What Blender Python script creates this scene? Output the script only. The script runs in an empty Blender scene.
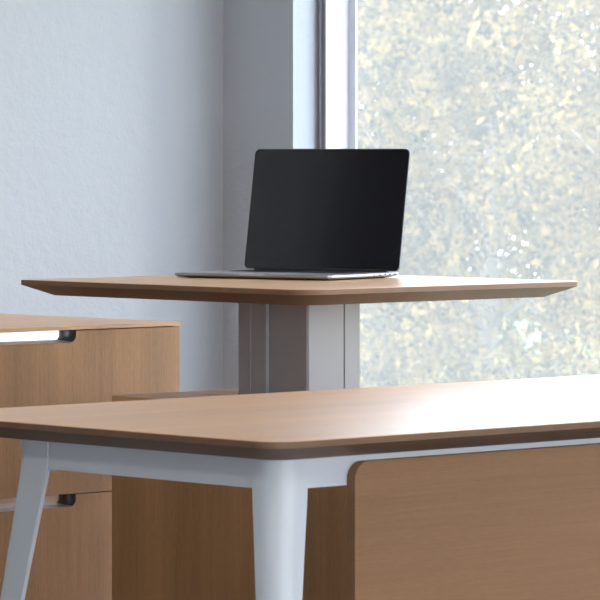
import bpy, bmesh, math, random
import numpy as np
from mathutils import Vector, Matrix
PI = math.pi
col = bpy.context.scene.collection
sc = bpy.context.scene

# ------------------------------------------------------------------ materials
def nodes(name):
    m = bpy.data.materials.new(name); m.use_nodes = True
    nt = m.node_tree; nt.nodes.clear()
    return m, nt, nt.nodes, nt.links

def simple(name, color, rough=0.5, metal=0.0, ior=1.45, coat=0.0, bump=None):
    m, nt, N, L = nodes(name)
    o = N.new('ShaderNodeOutputMaterial'); p = N.new('ShaderNodeBsdfPrincipled')
    p.inputs['Base Color'].default_value = (*color, 1); p.inputs['Roughness'].default_value = rough
    p.inputs['Metallic'].default_value = metal; p.inputs['IOR'].default_value = ior
    p.inputs['Coat Weight'].default_value = coat
    L.new(p.outputs[0], o.inputs[0])
    if bump:
        sx, sy, sz, strength, dist = bump
        tc = N.new('ShaderNodeTexCoord'); mp = N.new('ShaderNodeMapping'); mp.inputs['Scale'].default_value = (sx, sy, sz)
        nz = N.new('ShaderNodeTexNoise'); nz.inputs['Scale'].default_value = 1; nz.inputs['Detail'].default_value = 4
        b = N.new('ShaderNodeBump'); b.inputs['Strength'].default_value = strength; b.inputs['Distance'].default_value = dist
        L.new(tc.outputs['Object'], mp.inputs[0]); L.new(mp.outputs[0], nz.inputs[0])
        L.new(nz.outputs[0], b.inputs['Height']); L.new(b.outputs[0], p.inputs['Normal'])
    return m

def wood(name, axis, base=(0.36, 0.215, 0.125), rough=0.36, contrast=1.0):
    """veneer with the grain along one object axis"""
    m, nt, N, L = nodes(name)
    o = N.new('ShaderNodeOutputMaterial'); p = N.new('ShaderNodeBsdfPrincipled')
    tc = N.new('ShaderNodeTexCoord')
    def noise(along, across, detail, rgh=0.6):
        s = [across]*3; s[axis] = along
        mp = N.new('ShaderNodeMapping'); mp.inputs['Scale'].default_value = s
        nz = N.new('ShaderNodeTexNoise'); nz.inputs['Scale'].default_value = 1
        nz.inputs['Detail'].default_value = detail; nz.inputs['Roughness'].default_value = rgh
        L.new(tc.outputs['Object'], mp.inputs[0]); L.new(mp.outputs[0], nz.inputs[0])
        return nz.outputs[0]
    bands = noise(0.5, 13, 3); fine = noise(5, 330, 3, 0.7); fleck = noise(60, 240, 2)
    def mix(a, b, f):
        x = N.new('ShaderNodeMath'); x.operation = 'MULTIPLY_ADD'
        L.new(a, x.inputs[0]); x.inputs[1].default_value = f
        if b is None: x.inputs[2].default_value = 0
        else: L.new(b, x.inputs[2])
        return x.outputs[0]
    v = mix(bands, None, 0.5); v = mix(fine, v, 0.3); v = mix(fleck, v, 0.2)
    r = N.new('ShaderNodeValToRGB')
    e = r.color_ramp.elements
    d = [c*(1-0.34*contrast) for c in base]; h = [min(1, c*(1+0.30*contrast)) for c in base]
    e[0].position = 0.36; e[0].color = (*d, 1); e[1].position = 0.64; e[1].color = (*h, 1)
    L.new(v, r.inputs[0]); L.new(r.outputs[0], p.inputs['Base Color'])
    p.inputs['Roughness'].default_value = rough
    b = N.new('ShaderNodeBump'); b.inputs['Strength'].default_value = 0.08; b.inputs['Distance'].default_value = 0.0004
    L.new(fine, b.inputs['Height']); L.new(b.outputs[0], p.inputs['Normal'])
    L.new(p.outputs[0], o.inputs[0])
    return m

WALL = (0.385, 0.397, 0.418)
def plaster(name, color):
    m, nt, N, L = nodes(name)
    o = N.new('ShaderNodeOutputMaterial'); p = N.new('ShaderNodeBsdfPrincipled')
    p.inputs['Roughness'].default_value = 0.85
    tc = N.new('ShaderNodeTexCoord')
    n1 = N.new('ShaderNodeTexNoise'); n1.inputs['Scale'].default_value = 26; n1.inputs['Detail'].default_value = 5
    n2 = N.new('ShaderNodeTexNoise'); n2.inputs['Scale'].default_value = 110; n2.inputs['Detail'].default_value = 3
    n3 = N.new('ShaderNodeTexVoronoi'); n3.inputs['Scale'].default_value = 30
    a = N.new('ShaderNodeMath'); a.operation = 'MULTIPLY_ADD'; a.inputs[1].default_value = 0.35
    s = N.new('ShaderNodeMath'); s.operation = 'LESS_THAN'; s.inputs[1].default_value = 0.055
    a2 = N.new('ShaderNodeMath'); a2.operation = 'MULTIPLY_ADD'; a2.inputs[1].default_value = -0.5
    for n in (n1, n2, n3): L.new(tc.outputs['Object'], n.inputs['Vector'])
    L.new(n2.outputs[0], a.inputs[0]); L.new(n1.outputs[0], a.inputs[2])
    L.new(n3.outputs['Distance'], s.inputs[0]); L.new(s.outputs[0], a2.inputs[0]); L.new(a.outputs[0], a2.inputs[2])
    b = N.new('ShaderNodeBump'); b.inputs['Strength'].default_value = 0.45; b.inputs['Distance'].default_value = 0.005
    L.new(a2.outputs[0], b.inputs['Height']); L.new(b.outputs[0], p.inputs['Normal'])
    p.inputs['Base Color'].default_value = (*color, 1)
    L.new(p.outputs[0], o.inputs[0])
    return m

M = {}
M['wall'] = plaster('painted_plaster', WALL)
M['wall_dark'] = plaster('light_cut_charcoal', (0.07, 0.07, 0.08))
M['wall_window'] = plaster('painted_plaster_window_wall', (0.425, 0.45, 0.495))
M['ceiling'] = simple('ceiling_paint', (0.78, 0.78, 0.78), 0.9)
M['floor'] = simple('carpet', (0.20, 0.20, 0.21), 0.95, bump=(300, 300, 300, 0.5, 0.004))
M['wood_x'] = wood('veneer_grain_x', 0, base=(0.55, 0.305, 0.145), contrast=0.38)
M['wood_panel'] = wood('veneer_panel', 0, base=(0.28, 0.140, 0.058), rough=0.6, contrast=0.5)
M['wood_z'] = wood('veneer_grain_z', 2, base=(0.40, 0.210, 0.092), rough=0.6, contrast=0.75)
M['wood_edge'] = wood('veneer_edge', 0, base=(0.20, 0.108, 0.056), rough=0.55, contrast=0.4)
M['white_metal'] = simple('powder_coated_white', (0.64, 0.665, 0.69), 0.28)
M['steel'] = simple('satin_aluminium', (0.37, 0.38, 0.395), 0.5, 0.1)
M['groove'] = simple('plinth_black', (0.03, 0.03, 0.032), 0.6)  # plain black of the recessed plinths
M['pull'] = simple('polished_pull', (0.93, 0.93, 0.94), 0.28, 0.8)
M['pull_end_shade'] = simple('shaded_pull_end', (0.10, 0.10, 0.11), 0.35, 0.5)
M['alu'] = simple('laptop_aluminium', (0.42, 0.43, 0.45), 0.34, 0.7)
M['black'] = simple('black_plastic', (0.015, 0.015, 0.017), 0.4)
M['key'] = simple('key_black', (0.02, 0.02, 0.024), 0.55)
M['screen'] = simple('screen_glass', (0.006, 0.006, 0.008), 0.12, 0, 1.75)
M['port'] = simple('port_dark', (0.01, 0.01, 0.01), 0.4)
M['frame_white'] = simple('window_frame_white', (0.72, 0.72, 0.73), 0.4)
M['sash'] = simple('window_sash_grey', (0.62, 0.65, 0.74), 0.45)
M['frame_dark'] = simple('window_gasket_grey', (0.22, 0.21, 0.24), 0.5)
M['bark'] = simple('bark', (0.26, 0.22, 0.18), 0.9, bump=(8, 8, 2, 0.6, 0.05))
M['grass'] = simple('lawn', (0.12, 0.17, 0.05), 0.9)
M['door'] = simple('door_paint', (0.60, 0.61, 0.63), 0.5)

def glass(name, veil):
    m, nt, N, L = nodes(name)
    o = N.new('ShaderNodeOutputMaterial'); t = N.new('ShaderNodeBsdfTransparent'); t.inputs[0].default_value = (0.97, 0.98, 0.99, 1)
    tr = N.new('ShaderNodeBsdfTranslucent'); tr.inputs[0].default_value = (0.93, 0.92, 0.92, 1)
    g = N.new('ShaderNodeBsdfGlossy'); g.inputs['Roughness'].default_value = 0.02
    m1 = N.new('ShaderNodeMixShader'); m1.inputs[0].default_value = veil
    m2 = N.new('ShaderNodeMixShader'); m2.inputs[0].default_value = 0.035
    L.new(t.outputs[0], m1.inputs[1]); L.new(tr.outputs[0], m1.inputs[2])
    L.new(m1.outputs[0], m2.inputs[1]); L.new(g.outputs[0], m2.inputs[2])
    L.new(m2.outputs[0], o.inputs[0])
    return m
M['glass'] = glass('hazy_window_glass', 0.083)
M['clear_glass'] = glass('clear_fill_window_glass', 0.03)

def leafmat(name, c0, c1):
    m, nt, N, L = nodes(name)
    o = N.new('ShaderNodeOutputMaterial')
    geo = N.new('ShaderNodeNewGeometry'); r = N.new('ShaderNodeValToRGB')
    r.color_ramp.elements[0].color = (*c0, 1); r.color_ramp.elements[1].color = (*c1, 1)
    tc = N.new('ShaderNodeTexCoord'); nz = N.new('ShaderNodeTexNoise'); nz.inputs['Scale'].default_value = 3.2; nz.inputs['Detail'].default_value = 1.5
    L.new(tc.outputs['Object'], nz.inputs['Vector'])
    mr = N.new('ShaderNodeMapRange'); mr.inputs[1].default_value = 0.42; mr.inputs[2].default_value = 0.62; L.new(nz.outputs[0], mr.inputs[0])
    ma = N.new('ShaderNodeMath'); ma.operation = 'MULTIPLY'; mb = N.new('ShaderNodeMath'); mb.operation = 'MULTIPLY_ADD'; mb.inputs[1].default_value = 0.75
    ma.inputs[1].default_value = 0.25; L.new(geo.outputs['Random Per Island'], ma.inputs[0]); L.new(mr.outputs[0], mb.inputs[0]); L.new(ma.outputs[0], mb.inputs[2])
    L.new(mb.outputs[0], r.inputs[0])
    d = N.new('ShaderNodeBsdfDiffuse'); t = N.new('ShaderNodeBsdfTranslucent'); mx = N.new('ShaderNodeMixShader'); mx.inputs[0].default_value = 0.45
    L.new(r.outputs[0], d.inputs[0]); L.new(r.outputs[0], t.inputs[0])
    L.new(d.outputs[0], mx.inputs[1]); L.new(t.outputs[0], mx.inputs[2]); L.new(mx.outputs[0], o.inputs[0])
    return m
M['leaf_a'] = leafmat('leaves_yellow_green', (0.06, 0.06, 0.05), (0.38, 0.27, 0.11))
M['leaf_b'] = leafmat('leaves_olive', (0.05, 0.055, 0.05), (0.30, 0.23, 0.10))

# ------------------------------------------------------------------ helpers
def link(name, me, m, parent=None, loc=(0, 0, 0), rot=(0, 0, 0)):
    o = bpy.data.objects.new(name, me); col.objects.link(o)
    if m is not None:
        for mm in (m if isinstance(m, (list, tuple)) else [m]): me.materials.append(mm)
    o.location = loc; o.rotation_euler = rot
    if parent: o.parent = parent
    return o
def obj(name, bm, m, parent=None, loc=(0, 0, 0), rot=(0, 0, 0), smooth=False):
    bmesh.ops.recalc_face_normals(bm, faces=bm.faces[:])
    me = bpy.data.meshes.new(name); bm.to_mesh(me); bm.free()
    if smooth:
        me.polygons.foreach_set('use_smooth', [True]*len(me.polygons))
        me.set_sharp_from_angle(angle=math.radians(32))
    return link(name, me, m, parent, loc, rot)
def thing(name, label, cat, loc=(0, 0, 0), rz=0, group=None):
    o = bpy.data.objects.new(name, None); col.objects.link(o); o.location = loc; o.rotation_euler = (0, 0, rz)
    o.empty_display_size = 0.1
    tag(o, label, cat, group); return o
def tag(o, label, cat, group=None):
    o['label'] = label; o['category'] = cat
    if group: o['group'] = group
    return o
def box(bm, x0, x1, y0, y1, z0, z1, bev=0.0, mi=0):
    t = bmesh.new()
    bmesh.ops.create_cube(t, size=1)
    for v in t.verts:
        v.co = Vector(((x0+x1)/2 + v.co.x*(x1-x0), (y0+y1)/2 + v.co.y*(y1-y0), (z0+z1)/2 + v.co.z*(z1-z0)))
    if bev > 0:
        bmesh.ops.bevel(t, geom=t.edges[:], offset=bev, segments=2, affect='EDGES', profile=0.5)
    merge(bm, t, mi)
def merge(bm, t, mi=0):
    mp = {}
    for v in t.verts: mp[v] = bm.verts.new(v.co)
    for f in t.faces:
        try:
            nf = bm.faces.new([mp[v] for v in f.verts]); nf.material_index = mi
        except ValueError: pass
    t.free()
def rrect(x0, x1, y0, y1, r, seg=8):
    pts = []
    rs = r if isinstance(r, (list, tuple)) else (r, r, r, r)
    for (cx, cy, a0), r in zip(((x1-rs[0], y0+rs[0], -90), (x1-rs[1], y1-rs[1], 0), (x0+rs[2], y1-rs[2], 90), (x0+rs[3], y0+rs[3], 180)), rs):
        for k in range(seg+1):
            a = math.radians(a0 + 90*k/seg); pts.append((cx+r*math.cos(a), cy+r*math.sin(a)))
    return pts
def loft(bm, rings, cap0=True, cap1=True, mi=None):
    """rings: lists of (x,y,z) with equal counts"""
    vs = [[bm.verts.new(p) for p in r] for r in rings]
    n = len(vs[0])
    for k in range(len(vs)-1):
        for i in range(n):
            f = bm.faces.new((vs[k][i], vs[k][(i+1) % n], vs[k+1][(i+1) % n], vs[k+1][i]))
            if mi: f.material_index = mi[k]
    if cap0: bm.faces.new(vs[0][::-1])
    if cap1:
        f = bm.faces.new(vs[-1])
    return vs
def prism_y(bm, pts, y0, y1):
    """outline (x,z) pushed along y"""
    loft(bm, [[(x, y0, z) for x, z in pts], [(x, y1, z) for x, z in pts]])
def tube(bm, pts, radii, seg=8):
    rings = []
    for i, p in enumerate(pts):
        p = Vector(p)
        d = (Vector(pts[min(i+1, len(pts)-1)]) - Vector(pts[max(i-1, 0)])).normalized()
        a = d.orthogonal().normalized() if abs(d.z) > 0.99 else d.cross(Vector((0, 0, 1))).normalized()
        b = d.cross(a)
        rings.append([tuple(p + (a*math.cos(2*PI*k/seg) + b*math.sin(2*PI*k/seg))*radii[i]) for k in range(seg)])
    loft(bm, rings)
def struct(name, bm, m, parent=None, smooth=False):
    o = obj(name, bm, m, parent, smooth=smooth)
    if parent is None: o['kind'] = 'structure'
    return o

# ------------------------------------------------------------------ room   (X: across to the window wall, Y: to the left wall)
XW, YL = 6.42, 7.16          # inner faces of the window wall and the left wall
X0, Y0, H = -2.6, -2.4, 2.9
WT = 0.16                    # thickness of the window wall
WY0, WY1, WZ0, WZ1 = 3.30, 6.909, 0.12, 2.62
bm = bmesh.new(); box(bm, X0-0.15, XW+WT, Y0-0.15, YL+0.15, -0.2, 0); struct('floor', bm, M['floor'])
bm = bmesh.new(); box(bm, X0-0.15, XW+WT, Y0-0.15, YL+0.15, H, H+0.2); struct('ceiling', bm, M['ceiling'])
bm = bmesh.new(); box(bm, X0, XW+WT, YL, YL+0.15, 0, H); struct('wall_left', bm, M['wall'])
bm = bmesh.new()
box(bm, XW, XW+WT, WY1, YL, 0, H)
box(bm, XW, XW+WT, Y0, WY0, 0, H)
box(bm, XW, XW+WT, WY0, WY1, 0, WZ0)
box(bm, XW, XW+WT, WY0, WY1, WZ1, H)
struct('wall_right', bm, M['wall_window'])
bm = bmesh.new(); box(bm, X0-0.15, X0, Y0-0.15, YL+0.15, 0, H); struct('wall_front', bm, M['wall_dark'])  # unseen wall, made charcoal to cut the light on left-facing sides
bm = bmesh.new(); box(bm, 1.75, 3.05, YL-0.03, YL, 0, 2.75, 0.003); d1 = struct('added_dark_door', bm, M['wall_dark'])  # made-up dark door, out of view, added for its reflection in the laptop screen
bm = bmesh.new(); tube(bm, [(2.92, YL-0.055, 0.95), (2.92, YL-0.055, 1.35)], [0.012, 0.012], 12); obj('added_door_handle', bm, M['steel'], d1)
BX0, BX1, BZ0, BZ1 = -1.8, 5.6, 0.35, 2.6
bm = bmesh.new()
box(bm, X0, BX0, Y0-0.15, Y0, 0, H); box(bm, BX1, XW+WT, Y0-0.15, Y0, 0, H)
box(bm, BX0, BX1, Y0-0.15, Y0, 0, BZ0); box(bm, BX0, BX1, Y0-0.15, Y0, BZ1, H)
struct('wall_back', bm, M['wall'])
bm = bmesh.new()
nb = 5; bw = (BX1-BX0)/nb
for k in range(nb+1):
    x = BX0+k*bw; a = x-0.03 if 0 < k else x; b = x+0.03 if k < nb else x
    box(bm, a, b, Y0-0.11, Y0-0.05, BZ0, BZ1)
box(bm, BX0, BX1, Y0-0.11, Y0-0.05, BZ0, BZ0+0.05); box(bm, BX0, BX1, Y0-0.11, Y0-0.05, BZ1-0.05, BZ1)
fill_win = struct('added_fill_window', bm, M['frame_white'])  # made-up window behind the viewpoint, added for soft frontal light
for k in range(nb):
    bm = bmesh.new(); box(bm, BX0+k*bw+0.03, BX0+(k+1)*bw-0.03, Y0-0.083, Y0-0.077, BZ0+0.05, BZ1-0.05); obj('glass_pane', bm, M['clear_glass'], fill_win)
bm = bmesh.new(); box(bm, X0, XW, YL-0.012, YL, 0, 0.09, 0.002); struct('baseboard_left', bm, M['frame_white'])
bm = bmesh.new(); box(bm, XW-0.012, XW, Y0, YL-0.012, 0, 0.09, 0.002); struct('baseboard_right', bm, M['frame_white'])

# window: grey gasket set against the plaster reveal, white jamb lining, sash, hazy panes
FX0, FX1 = XW+0.080, XW+0.157
J = 0.028
bm = bmesh.new()
box(bm, FX0+0.004, FX1+0.012, WY1-J, WY1, WZ0, WZ1)
box(bm, FX0+0.004, FX1+0.012, WY0, WY0+J, WZ0, WZ1)
box(bm, FX0+0.004, FX1+0.012, WY0+J, WY1-J, WZ0, WZ0+J)
box(bm, FX0+0.004, FX1+0.012, WY0+J, WY1-J, WZ1-J, WZ1)
win = struct('window_1', bm, M['frame_white'])
bm = bmesh.new()
for a, b in ((WY1-J, WY1-0.002), (WY0+0.002, WY0+J)): box(bm, FX0, FX0+0.004, a, b, WZ0, WZ1)
for a, b in ((WZ0, WZ0+J), (WZ1-J, WZ1)): box(bm, FX0, FX0+0.004, WY0+J, WY1-J, a, b)
# a thin raised lip on the gasket
box(bm, FX0-0.006, FX0, WY1-0.016, WY1-0.011, WZ0, WZ1)
obj('gasket', bm, M['frame_dark'], win)
ys = [WY0+J, 4.50, 5.70, WY1-J]
S = 0.025
for k in range(3):
    a, b = ys[k] + (0.0 if k == 0 else 0.02), ys[k+1] - (0.0 if k == 2 else 0.02)
    z0, z1 = WZ0+J, WZ1-J
    bm = bmesh.new()
    box(bm, FX1, FX1+0.006, a, a+S, z0, z1); box(bm, FX1, FX1+0.006, b-S, b, z0, z1)
    box(bm, FX1, FX1+0.006, a+S, b-S, z0, z0+S); box(bm, FX1, FX1+0.006, a+S, b-S, z1-S, z1)
    s = obj('sash', bm, M['sash'], win)
    bm = bmesh.new(); box(bm, FX1+0.001, FX1+0.005, a+S-0.004, b-S+0.004, z0+S-0.004, z1-S+0.004)
    g = obj('glass_pane', bm, M['glass'], s)
for y in ys[1:3]:
    bm = bmesh.new(); box(bm, FX0+0.004, FX1+0.012, y-0.02, y+0.02, WZ0+J, WZ1-J, 0.002); obj('mullion', bm, M['frame_white'], win)
bm = bmesh.new(); box(bm, XW-0.03, FX0, WY0+0.001, WY1-0.001, WZ0, WZ0+0.022, 0.004); obj('window_sill', bm, M['frame_white'], win)

# ------------------------------------------------------------------ desk tops
def desktop(name, x0, x1, y0, y1, z, parent, r=(0.055, 0.055, 0.055, 0.055)):
    """knife-edged top: square edge band, then a wide bevel back to the flat underside"""
    T, E, I = 0.0325, 0.0105, 0.05
    bm = bmesh.new()
    R = []
    for zz, i, q in ((z-T, I, 0.7), (z-E, 0.0, 1), (z-0.001, 0.0, 1), (z, 0.001, 0.98)):
        rr = [k*q for k in r]
        R.append([(px, py, zz) for px, py in rrect(x0+i, x1-i, y0+i, y1-i, rr, 10)])
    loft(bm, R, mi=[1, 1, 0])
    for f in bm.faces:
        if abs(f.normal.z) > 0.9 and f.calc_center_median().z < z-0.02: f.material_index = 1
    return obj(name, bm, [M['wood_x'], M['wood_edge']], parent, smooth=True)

# ------------------------------------------------------------------ front desk
FT = 0.735
desk = thing('office_desk', 'large low desk in front with wood top, white tapered metal legs and hanging wood panel', 'desk', (4.9, 4.775, 0))
def rel(o, root):   # keep world-coordinate meshes under an Empty
    o.location = (-root.location.x, -root.location.y, -root.location.z); return o
DX0, DX1, DY0, DY1 = 3.979, 5.83, 4.319, 5.233
rel(desktop('tabletop', DX0, DX1, DY0, DY1, FT, desk), desk)
LX0, LX1, LY0, LY1 = 4.034, 5.775, 4.373, 5.000
ZU = FT-0.0325
def desk_leg(cx, cy, sx, sy, ky):
    """triangular leg with a rounded outer corner; sx, sy point inwards"""
    def ring(z, size, shift, r):
        ox, oy = cx - sx*shift/math.sqrt(2), cy - sy*shift/math.sqrt(2)
        p = []
        n = 8
        t = 0.008
        p.append((size, 0)); 
        for k in range(n+1):
            a = PI*1.5 - PI/2*k/n
            p.append((r + r*math.cos(a), r + r*math.sin(a)))
        p.append((0, size)); p.append((t, size)); 
        m_ = size*0.50
        p.append((m_*0.86, m_*0.86+0.004)); p.append((m_*0.86+0.004, m_*0.86)); p.append((size, t))
        pts = [(ox + sx*u, oy + sy*v*ky, z) for u, v in p]
        return pts if sx*sy > 0 else pts[::-1]
    R = []
    for z, s, sh in ((a_, b_, c_*0.72) for a_, b_, c_ in ((ZU, 0.0605, 0.0), (0.675, 0.0605, 0.0), (0.662, 0.060, 0.0010), (0.650, 0.0595, 0.0030), (0.638, 0.059, 0.0052),
                     (0.620, 0.0578, 0.009), (0.58, 0.0553, 0.0175), (0.50, 0.0505, 0.0345), (0.30, 0.041, 0.077), (0.012, 0.029, 0.138))):
        R.append(ring(z, s, sh, s*(0.78 if sy > 0 else 0.22)))
    bm = bmesh.new(); loft(bm, R[::-1])
    o = obj('leg', bm, M['white_metal'], desk, smooth=True); rel(o, desk)
    ox, oy = cx - sx*(0.099/math.sqrt(2)-0.012), cy - sy*(0.099/math.sqrt(2)-0.012)
    bm = bmesh.new(); tube(bm, [(ox, oy, 0.0), (ox, oy, 0.0125)], [0.010, 0.009], 16)
    f = obj('foot_glide', bm, M['black'], o)
for cx, sx in ((LX0, 1), (LX1, -1)):
    for cy, sy, ky in ((LY0, 1, 1.0), (LY1, -1, 1.25)):
        desk_leg(cx, cy, sx, sy, ky)
ZB = 0.657
def rail(name, x0, x1, y0, y1, axis):
    # gentle fillet down into the legs at both ends
    bm = bmesh.new(); fl = 0.003
    a0, a1 = (x0, x1) if axis == 0 else (y0, y1)
    out = [(a0, ZU), (a0, ZB-fl)]
    for k in range(7):
        a = k/6*PI/2; out.append((a0+fl-fl*math.cos(a), ZB-fl+fl*math.sin(a)))
    for k in range(7):
        a = (1-k/6)*PI/2; out.append((a1-fl+fl*math.cos(a), ZB-fl+fl*math.sin(a)))
    out.append((a1, ZU))
    q = []
    for p in out:
        if not q or (abs(q[-1][0]-p[0])+abs(q[-1][1]-p[1])) > 1e-5: q.append(p)
    if axis == 0: loft(bm, [[(u, y0, z) for u, z in q], [(u, y1, z) for u, z in q]])
    else: loft(bm, [[(x0, u, z) for u, z in q], [(x1, u, z) for u, z in q]])
    rel(obj(name, bm, M['white_metal'], desk, smooth=True), desk)
g = 0.0015
rail('apron', LX0+g, LX0+0.022, LY0+0.060, LY1-0.075, 1)
rail('apron', LX1-0.022, LX1-g, LY0+0.060, LY1-0.075, 1)
rail('apron', LX0+0.060, LX1-0.060, LY0+g, LY0+0.022, 0)
rail('apron', LX0+0.060, LX1-0.060, LY1-0.022, LY1-g, 0)
# hanging panel with rounded upper corners, grain running sideways
def hung_panel():
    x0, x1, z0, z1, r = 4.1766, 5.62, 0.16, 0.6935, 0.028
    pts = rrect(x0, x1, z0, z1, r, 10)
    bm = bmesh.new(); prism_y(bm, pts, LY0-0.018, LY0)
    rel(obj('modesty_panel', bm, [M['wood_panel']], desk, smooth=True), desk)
hung_panel()

# ------------------------------------------------------------------ rear desk on a lifting column
RT = 0.9074
rdesk = thing('standing_desk', 'raised square wood desktop on a grey metal column, carrying the laptop', 'desk', (5.498, 5.905, 0.67))
rel(desktop('tabletop', 5.119, 5.896, 5.479, 6.340, RT, rdesk, (0.02, 0.02, 0.008, 0.06)), rdesk)
cx0, cy0, cx1, cy1 = 5.4335, 5.8030, 5.5400, 5.9060   # replaced below
def column():
    x0, y0 = 5.4310, 5.8010
    x1, y1 = x0+0.150, y0+0.204
    e = 0.007; c = 0.004
    yg = y0 + 0.118             # where the far part of the left face steps out
    xg = x0 + 0.100
    pts = [(x0+c, y0), (xg, y0), (xg+0.0008, y0+0.004), (xg+0.0030, y0+0.004), (xg+0.0038, y0), (x1-c, y0), (x1, y0+c), (x1, y1-c), (x1-c, y1), (x0-e+0.003, y1),
           (x0-e, y1-0.003), (x0-e, y0+0.165), (x0-e+0.0015, y0+0.1640), (x0-e+0.0015, y0+0.1620), (x0-e, y0+0.161), (x0-e, yg), (x0, yg-0.0015), (x0, y0+c)]
    zt = RT-0.0325-0.012
    bm = bmesh.new(); loft(bm, [[(x, y, 0.676) for x, y in pts], [(x, y, zt) for x, y in pts]])
    rel(obj('lifting_column', bm, M['steel'], rdesk), rdesk)
    bm = bmesh.new(); box(bm, x0+0.02, x1+0.012, y0+0.012, y1+0.012, zt, RT-0.0325, 0.002); rel(obj('mounting_plate', bm, M['steel'], rdesk), rdesk)
    bm = bmesh.new(); box(bm, x0-0.007, x1, y0, y1, 0.670, 0.676, 0.0005); rel(obj('base_plate', bm, M['steel'], rdesk), rdesk)
column()

# ------------------------------------------------------------------ low storage unit under the rear desk
low = thing('low_cabinet', 'low dark-sided wood cabinet behind the front desk, under the raised desk', 'cabinet', (5.4915, 5.77, 0))
bx0, bx1, by0, by1 = 5.2335, 5.760, 5.345, 6.180
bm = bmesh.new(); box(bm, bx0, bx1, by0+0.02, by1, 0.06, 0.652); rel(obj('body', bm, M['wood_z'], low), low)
bm = bmesh.new(); box(bm, bx0, bx1, by0, by1, 0.652, 0.670, 0.0008); rel(obj('cabinet_top', bm, M['wood_x'], low), low)
bm = bmesh.new(); box(bm, bx0+0.03, bx1-0.03, by0+0.05, by1-0.03, 0.0, 0.06); rel(obj('plinth', bm, M['groove'], low), low)
for k in range(2):
    a = bx0+0.002+k*0.2625
    bm = bmesh.new(); box(bm, a, a+0.2605, by0+0.001, by0+0.0195, 0.064, 0.649, 0.001); rel(obj('door', bm, M['wood_z'], low), low)

# ------------------------------------------------------------------ tall drawer cabinet against the left wall
cab = thing('drawer_cabinet', 'wide wood drawer cabinet against the left wall with long recessed silver pulls', 'cabinet', (4.93, 6.80, 0))
KX0, KX1, KY0, KY1 = 4.19, 5.6725, 6.470, 7.125
KT = 0.800
bm = bmesh.new(); box(bm, KX0-0.002, KX1+0.003, KY0-0.003, KY1+0.0, KT-0.0085, KT, 0.0008); rel(obj('cabinet_top', bm, M['wood_x'], cab), cab)
bm = bmesh.new()
z0, zc1 = 0.05, KT-0.0085
box(bm, KX0, KX0+0.018, KY0+0.019, KY1, z0, zc1)
box(bm, KX1-0.018, KX1, KY0+0.019, KY1, z0, zc1)
box(bm, KX0+0.018, KX1-0.018, KY1-0.012, KY1, z0, zc1)
box(bm, KX0+0.018, KX1-0.018, KY0+0.06, KY1-0.012, z0, z0+0.018)
xm = 4.93
box(bm, xm-0.009, xm+0.009, KY0+0.06, KY1-0.012, z0+0.018, zc1)
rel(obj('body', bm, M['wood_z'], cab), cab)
bm = bmesh.new(); box(bm, KX0+0.03, KX1-0.03, KY0+0.04, KY1-0.03, 0.0, 0.05); rel(obj('plinth', bm, M['groove'], cab), cab)
SD = 0.0255   # depth of the cut-out
def drawer(xa, xb, za, zb, sa, sb):
    r = 0.017
    pts = [(xa, za), (xb, za), (xb, zb), (sb, zb)]
    # lower right corner of the cut-out
    for k in range(9):
        a = -PI/2*k/8
        pts.append((sb-r + r*math.cos(a), zb-SD+r + r*math.sin(a)))
    for k in range(9):
        a = -PI/2 - PI/2*k/8
        pts.append((sa+r + r*math.cos(a), zb-SD+r + r*math.sin(a)))
    pts += [(sa, zb), (xa, zb)]
    bm = bmesh.new(); prism_y(bm, pts, KY0, KY0+0.018)
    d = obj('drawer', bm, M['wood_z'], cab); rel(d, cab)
    # scooped metal bowl lining the cut-out
    bm = bmesh.new(); n = 8; rings = []; e = 0.0004; rc = 0.017-e
    for k in range(n+1):
        t = PI/2*k/n; dd = 0.0060*(1-math.cos(t)); ex = 0.024*(1-math.cos(t)); yy = KY0+0.0006+0.021*math.sin(t)
        pr_ = [(sb-e-dd-ex, zb)]
        for q in range(9):
            a = -PI/2*q/8; pr_.append((sb-0.017-ex+(rc-dd)*math.cos(a), zb-SD+0.017+(rc-dd)*math.sin(a)))
        for q in range(9):
            a = -PI/2-PI/2*q/8; pr_.append((sa+0.017+ex+(rc-dd)*math.cos(a), zb-SD+0.017+(rc-dd)*math.sin(a)))
        pr_.append((sa+e+dd+ex, zb))
        rings.append([bm.verts.new((x, yy, z)) for x, z in pr_])
    for k in range(n):
        for q in range(len(rings[0])-1):
            f = bm.faces.new((rings[k][q], rings[k][q+1], rings[k+1][q+1], rings[k+1][q]))
            if q < 7 or q > 11: f.material_index = 1  # shade at both ends of the scoop, put into the colour
    bm.faces.new(rings[-1])
    obj('recessed_pull', bm, [M['pull'], M['pull_end_shade']], d, smooth=True)
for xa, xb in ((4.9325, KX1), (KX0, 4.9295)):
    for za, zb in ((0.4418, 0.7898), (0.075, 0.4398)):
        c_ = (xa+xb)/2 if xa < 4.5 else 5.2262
        drawer(xa, xb, za, zb, c_-0.1530, c_+0.1530)

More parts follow.
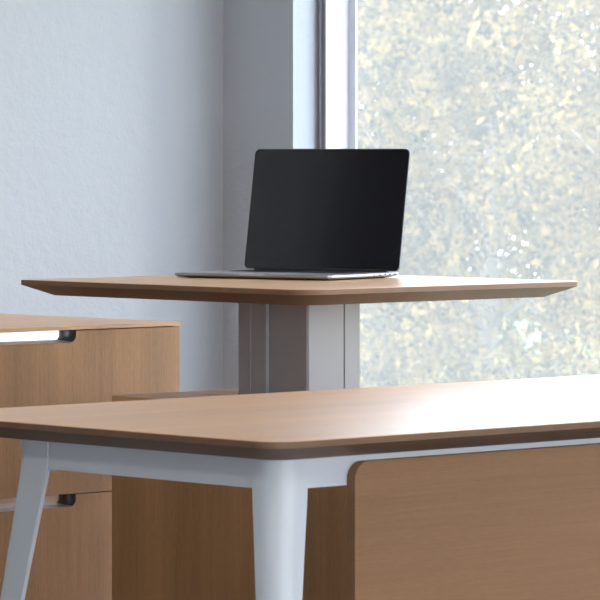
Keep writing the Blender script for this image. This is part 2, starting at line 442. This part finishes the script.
# ------------------------------------------------------------------ laptop
lap_ang = math.atan2(-0.9738, 0.2272)
u = Vector((0.2272, -0.9738, 0)); v = Vector((0.9738, 0.2272, 0))
LW, LD = 0.397, 0.272
ctr = Vector((5.5240, 5.8350, 0)) - u*LW/2 + v*LD/2
lap = thing('laptop', 'open silver laptop with a blank black screen on the raised desk', 'laptop', (ctr.x, ctr.y, RT), lap_ang)
bm = bmesh.new()
R = []
for z, i, rr in ((0.0012, 0.016, 0.010), (0.0028, 0.006, 0.013), (0.0050, 0.0010, 0.014), (0.0066, 0.0, 0.014), (0.0105, 0.0, 0.014), (0.0110, 0.0005, 0.0135)):
    R.append([(x, y, z) for x, y in rrect(-LW/2+i, LW/2-i, -LD/2+i, LD/2-i, rr, 8)])
loft(bm, R); base = obj('base', bm, M['alu'], lap, smooth=True)
for x in (-1, 1):
    for y in (-1, 1):
        bm = bmesh.new(); tube(bm, [(x*(LW/2-0.03), y*(LD/2-0.03), 0.0), (x*(LW/2-0.03), y*(LD/2-0.03), 0.0014)], [0.008, 0.008], 14)
        obj('rubber_foot', bm, M['black'], base)
# keyboard: black well with key caps
bm = bmesh.new()
kx0, kx1, ky0, ky1 = -0.150, 0.150, 0.000, 0.104
box(bm, kx0, kx1, ky0, ky1, 0.0109, 0.0112)
rows = 6; pitch = (ky1-ky0-0.004)/rows
for r_ in range(rows):
    n = 14 if r_ else 8
    if r_ == 0: ws = [1, 1, 1, 1.3, 5, 1.3, 1, 1, 1]; 
    elif r_ == 1: ws = [2.2]+[1]*10+[2.2]
    elif r_ == 2: ws = [1.7]+[1]*11+[1.7]
    elif r_ == 3: ws = [1.5]+[1]*12+[1]
    elif r_ == 4: ws = [1]*13+[1.5]
    else: ws = [1.5]+[1]*13
    tot = sum(ws); x = kx0+0.003; un = (kx1-kx0-0.006)/tot
    for w_ in ws:
        box(bm, x+0.001, x+un*w_-0.001, ky0+0.003+r_*pitch, ky0+0.003+(r_+1)*pitch-0.0022, 0.0112, 0.0119, 0.0003)
        x += un*w_
obj('keyboard', bm, M['key'], base)
bm = bmesh.new(); loft(bm, [[(x, y, z) for x, y in rrect(-0.058, 0.058, -0.122, -0.028, 0.003, 4)] for z in (0.0109, 0.01115)])
obj('trackpad', bm, simple('trackpad_grey', (0.50, 0.51, 0.54), 0.3, 0.4), base)
gm = simple('speaker_grille_grey', (0.22, 0.22, 0.24), 0.5, 0.5)
for s in (-1, 1):
    bm = bmesh.new(); box(bm, s*0.1675-0.0085, s*0.1675+0.0085, 0.0, 0.104, 0.0109, 0.0111); obj('speaker_grille', bm, gm, base)
# opening notch in the front edge
bm = bmesh.new()
box(bm, -0.034, 0.034, -LD/2-0.0006, -LD/2+0.006, 0.0078, 0.0113, 0.0006)
obj('opening_notch', bm, simple('notch_silver', (0.80, 0.81, 0.84), 0.25, 0.6), base)
# ports on the right side
def port(y, w_, h, rim=True, rnd=False):
    X = LW/2
    bm = bmesh.new()
    pts_o = rrect(y-w_/2-0.0007, y+w_/2+0.0007, 0.0072-h/2-0.0007, 0.0072+h/2+0.0007, (h/2+0.0006) if rnd else 0.0008, 4)
    loft(bm, [[(x, a, b) for a, b in pts_o] for x in (X-0.001, X+0.0003)])
    pp = obj('port', bm, M['port'] if not rim else M['alu'], base)
    if rim:
        bm = bmesh.new()
        pts_i = rrect(y-w_/2, y+w_/2, 0.0072-h/2, 0.0072+h/2, 0.0004 if not rnd else h/2-1e-4, 4)
        loft(bm, [[(x, a, b) for a, b in pts_i] for x in (X-0.001, X+0.0005)])
        obj('port_opening', bm, M['port'], pp)
port(0.032, 0.0032, 0.0032, rnd=True)
port(0.054, 0.0095, 0.0030)
port(0.075, 0.0060, 0.0042)
port(0.093, 0.0060, 0.0042)
port(0.113, 0.0130, 0.0036)
# lid, leaning back about ten degrees, modelled upright about the hinge line
hy, hz = LD/2-0.007, 0.0115
bm = bmesh.new()
tube(bm, [(-LW/2+0.030, hy, hz+0.0005), (LW/2-0.030, hy, hz+0.0005)], [0.0052, 0.0052], 14)
obj('hinge', bm, M['black'], lap, smooth=True)
LH = 0.2625; tilt = math.radians(9.7)
lid_loc = (0, hy, hz+0.001); lid_rot = (-tilt, 0, 0)
bm = bmesh.new()
def rr_xz(i, r): return rrect(-LW/2+i, LW/2-i, 0.0+i, LH-i, r, 8)
loft(bm, [[(x, yy, z) for x, z in rr_xz(i, r)] for yy, i, r in ((0.0000, 0.0004, 0.0116), (0.0004, 0, 0.012), (0.0028, 0, 0.012), (0.0045, 0.002, 0.010))])
lid = obj('lid', bm, simple('lid_aluminium', (0.26, 0.265, 0.28), 0.5, 0.4), lap, lid_loc, lid_rot, smooth=True)
bm = bmesh.new()
loft(bm, [[(x, yy, z) for x, z in rr_xz(i, r)] for yy, i, r in ((-0.0006, 0.0016, 0.0105), (0.0002, 0.0013, 0.0108))])
obj('display', bm, M['screen'], lid, smooth=True)
bm = bmesh.new(); tube(bm, [(0, -0.0004, LH-0.0065), (0, -0.0008, LH-0.0065)], [0.0016, 0.0016], 12)
obj('camera_dot', bm, M['port'], lid)

# ------------------------------------------------------------------ outside
bm = bmesh.new(); box(bm, 8, 110, -60, 110, -4.2, -3.9); o = struct('ground', bm, M['grass'])
def tree_mesh(seed, crown_c, crown_r, base_z, n_clump, per, leaf, trunk_r=0.16):
    rng = np.random.default_rng(seed); rnd = random.Random(seed)
    cx, cy, cz = crown_c; rx, ry, rz = crown_r
    bm = bmesh.new()
    pts = []; rad = []
    n = 9; top = cz + rz*0.55
    for i in range(n):
        t = i/(n-1)
        pts.append((cx+0.18*math.sin(t*4+seed), cy+0.18*math.cos(t*3+seed), base_z+(top-base_z)*t)); rad.append(trunk_r*(1-0.8*t)+0.012)
    tube(bm, pts, rad, 9)
    cl = []
    for k in range(n_clump):
        d = rng.normal(size=3); d /= np.linalg.norm(d); q = rng.uniform(0.25, 1.0)**0.45
        cl.append((cx+d[0]*rx*q, cy+d[1]*ry*q, cz+d[2]*rz*q))
    cl = np.array(cl)
    for k in range(0, n_clump, 3):
        e = Vector(cl[k]); t = min(0.92, max(0.25, (e.z-base_z-0.9)/(top-base_z)))
        i0 = t*(n-1); a = Vector(pts[int(i0)])
        m1 = a.lerp(e, 0.35)+Vector((rnd.uniform(-.15, .15), rnd.uniform(-.15, .15), -0.10)); m2 = a.lerp(e, 0.7)+Vector((rnd.uniform(-.2, .2), rnd.uniform(-.2, .2), 0.05))
        r0 = trunk_r*0.38*(1-t*0.6)
        tube(bm, [tuple(a), tuple(m1), tuple(m2), tuple(e)], [r0, r0*0.7, r0*0.42, 0.008], 6)
    # leaves
    N = n_clump*per
    c = np.repeat(cl, per, axis=0) + rng.normal(size=(N, 3))*np.array([0.24, 0.24, 0.18])
    a = rng.normal(size=(N, 3)); a /= np.linalg.norm(a, axis=1)[:, None]
    b = rng.normal(size=(N, 3)); b -= (a*b).sum(1)[:, None]*a; b /= np.linalg.norm(b, axis=1)[:, None]
    nn = np.cross(a, b)
    s = leaf*rng.uniform(0.6, 1.3, size=(N, 1))
    V = np.stack([c-a*s, c-b*s*0.5+nn*s*0.18, c+a*s, c+b*s*0.5+nn*s*0.18], 1).reshape(-1, 3)
    F = np.arange(N*4).reshape(N, 4)
    tri = np.concatenate([F[:, [0, 1, 2]], F[:, [0, 2, 3]]], 0)
    return bm, V, tri
def tree(name, label, seed, crown_c, crown_r, mat, n_clump=120, per=150, leaf=0.07, base_z=-3.9, trunk_r=0.16, cat='tree', group=None):
    root = thing(name, label, cat, (crown_c[0], crown_c[1], base_z), 0, group)
    bm, V, T = tree_mesh(seed, crown_c, crown_r, base_z, n_clump, per, leaf, trunk_r)
    rel(obj('trunk', bm, M['bark'], root, smooth=True), root)
    me = bpy.data.meshes.new('foliage'); me.from_pydata(V.tolist(), [], T.tolist()); me.update()
    rel(link('foliage', me, mat, root), root)
    return root
S43, C43 = math.sin(math.radians(43)), math.cos(math.radians(43))
def W(x, D): return (C43*x+S43*D, -S43*x+C43*D)
def at(x, D, z): a = W(x, D); return (a[0], a[1], z)
tree('leafy_tree', 'yellow-green tree right of the laptop, its crown filling the middle of the window', 3, at(1.50, 29, 0.8), (1.30, 1.30, 2.4), M['leaf_a'], 90, 230, 0.045, trunk_r=0.12)
tree('leafy_tree', 'duller olive tree seen beside the white window frame', 8, at(-0.1, 35, 1.0), (2.1, 2.1, 2.7), M['leaf_b'], 170, 260, 0.045)
tree('leafy_tree', 'dense yellow tree cut off by the right edge of the photo', 5, at(3.0, 25.2, 0.9), (1.6, 1.4, 2.1), M['leaf_a'], 130, 260, 0.036)
tree('leafy_bush', 'dense yellowish bush seen below the raised desktop beside the metal column', 21, at(0.35, 25, -0.9), (0.85, 0.85, 1.1), M['leaf_a'], 80, 260, 0.032, trunk_r=0.06, cat='bush')
tree('leafy_bush', 'dense olive bush seen low in the window below the raised desktop right corner', 22, at(1.6, 21.5, -1.0), (0.7, 0.6, 1.1), M['leaf_b'], 80, 260, 0.032, trunk_r=0.06, cat='bush')

tree('leafy_tree', 'broad hazy tree farthest back, filling the gaps between the nearer crowns', 13, at(2.6, 42, 0.6), (3.3, 2.6, 3.6), M['leaf_b'], 120, 230, 0.075)

# ------------------------------------------------------------------ light
w = bpy.data.worlds.new('sky'); sc.world = w; w.use_nodes = True
nt = w.node_tree; nt.nodes.clear(); N, L = nt.nodes, nt.links
o = N.new('ShaderNodeOutputWorld'); bg = N.new('ShaderNodeBackground')
tc = N.new('ShaderNodeTexCoord'); sp = N.new('ShaderNodeSeparateXYZ'); r = N.new('ShaderNodeValToRGB')
L.new(tc.outputs['Generated'], sp.inputs[0]); L.new(sp.outputs['Z'], r.inputs[0])
r.color_ramp.elements[0].position = 0.0; r.color_ramp.elements[0].color = (0.95, 0.97, 1.0, 1)
r.color_ramp.elements[1].position = 0.7; r.color_ramp.elements[1].color = (0.62, 0.76, 1.0, 1)
L.new(r.outputs[0], bg.inputs[0]); bg.inputs[1].default_value = 4.5
L.new(bg.outputs[0], o.inputs[0])
sl = bpy.data.lights.new('sun', 'SUN'); sl.energy = 0.55; sl.angle = math.radians(3.5); sl.color = (1.0, 0.95, 0.88)
so = bpy.data.objects.new('sun', sl); col.objects.link(so)
el = math.radians(36)
d = Vector((-math.cos(el)*math.cos(PI/4), math.cos(el)*math.sin(PI/4), -math.sin(el)))
so.rotation_euler = d.to_track_quat('-Z', 'Y').to_euler(); so.location = (20, -12, 12)
# made-up round lights on the ceiling, out of view, added as fill
k = 0
for x in (-0.8, 1.6, 4.0):
    for y in (-0.6, 2.2, 5.0):
        t = thing('added_fill_light', 'round flush white fill light added overhead', 'fill light', (x, y, H), 0, 'unseen fill lights added over the room')
        bm = bmesh.new(); tube(bm, [(0, 0, -0.03), (0, 0, 0.0)], [0.17, 0.17], 32); obj('housing', bm, M['frame_white'], t)
        ld = bpy.data.lights.new('fill_lamp', 'AREA'); ld.shape = 'DISK'; ld.size = 0.30; ld.energy = 7; ld.color = (1.0, 0.98, 0.96)
        lo = bpy.data.objects.new('fill_lamp', ld); col.objects.link(lo); lo.parent = t; lo.location = (0, 0, -0.035)

# ------------------------------------------------------------------ camera
cd = bpy.data.cameras.new('camera'); cam = bpy.data.objects.new('camera', cd); col.objects.link(cam)
cam.location = (0, 0, 1.165); cam.rotation_euler = (PI/2, 0, -math.radians(43))
cd.sensor_width = 36; cd.lens = 36*3930/600; cd.shift_y = -145/600
cd.clip_start = 0.1; cd.clip_end = 400
cd.dof.use_dof = True; cd.dof.focus_distance = 7.9; cd.dof.aperture_fstop = 26
sc.camera = cam
sc.view_settings.view_transform = 'Standard'; sc.view_settings.look = 'None'
sc.view_settings.gamma = 1; sc.view_settings.use_curve_mapping = False
sc.view_settings.exposure = 0.68
sc.cycles.max_bounces = 10; sc.cycles.diffuse_bounces = 6; sc.cycles.transparent_max_bounces = 24
sc.cycles.sample_clamp_indirect = 8
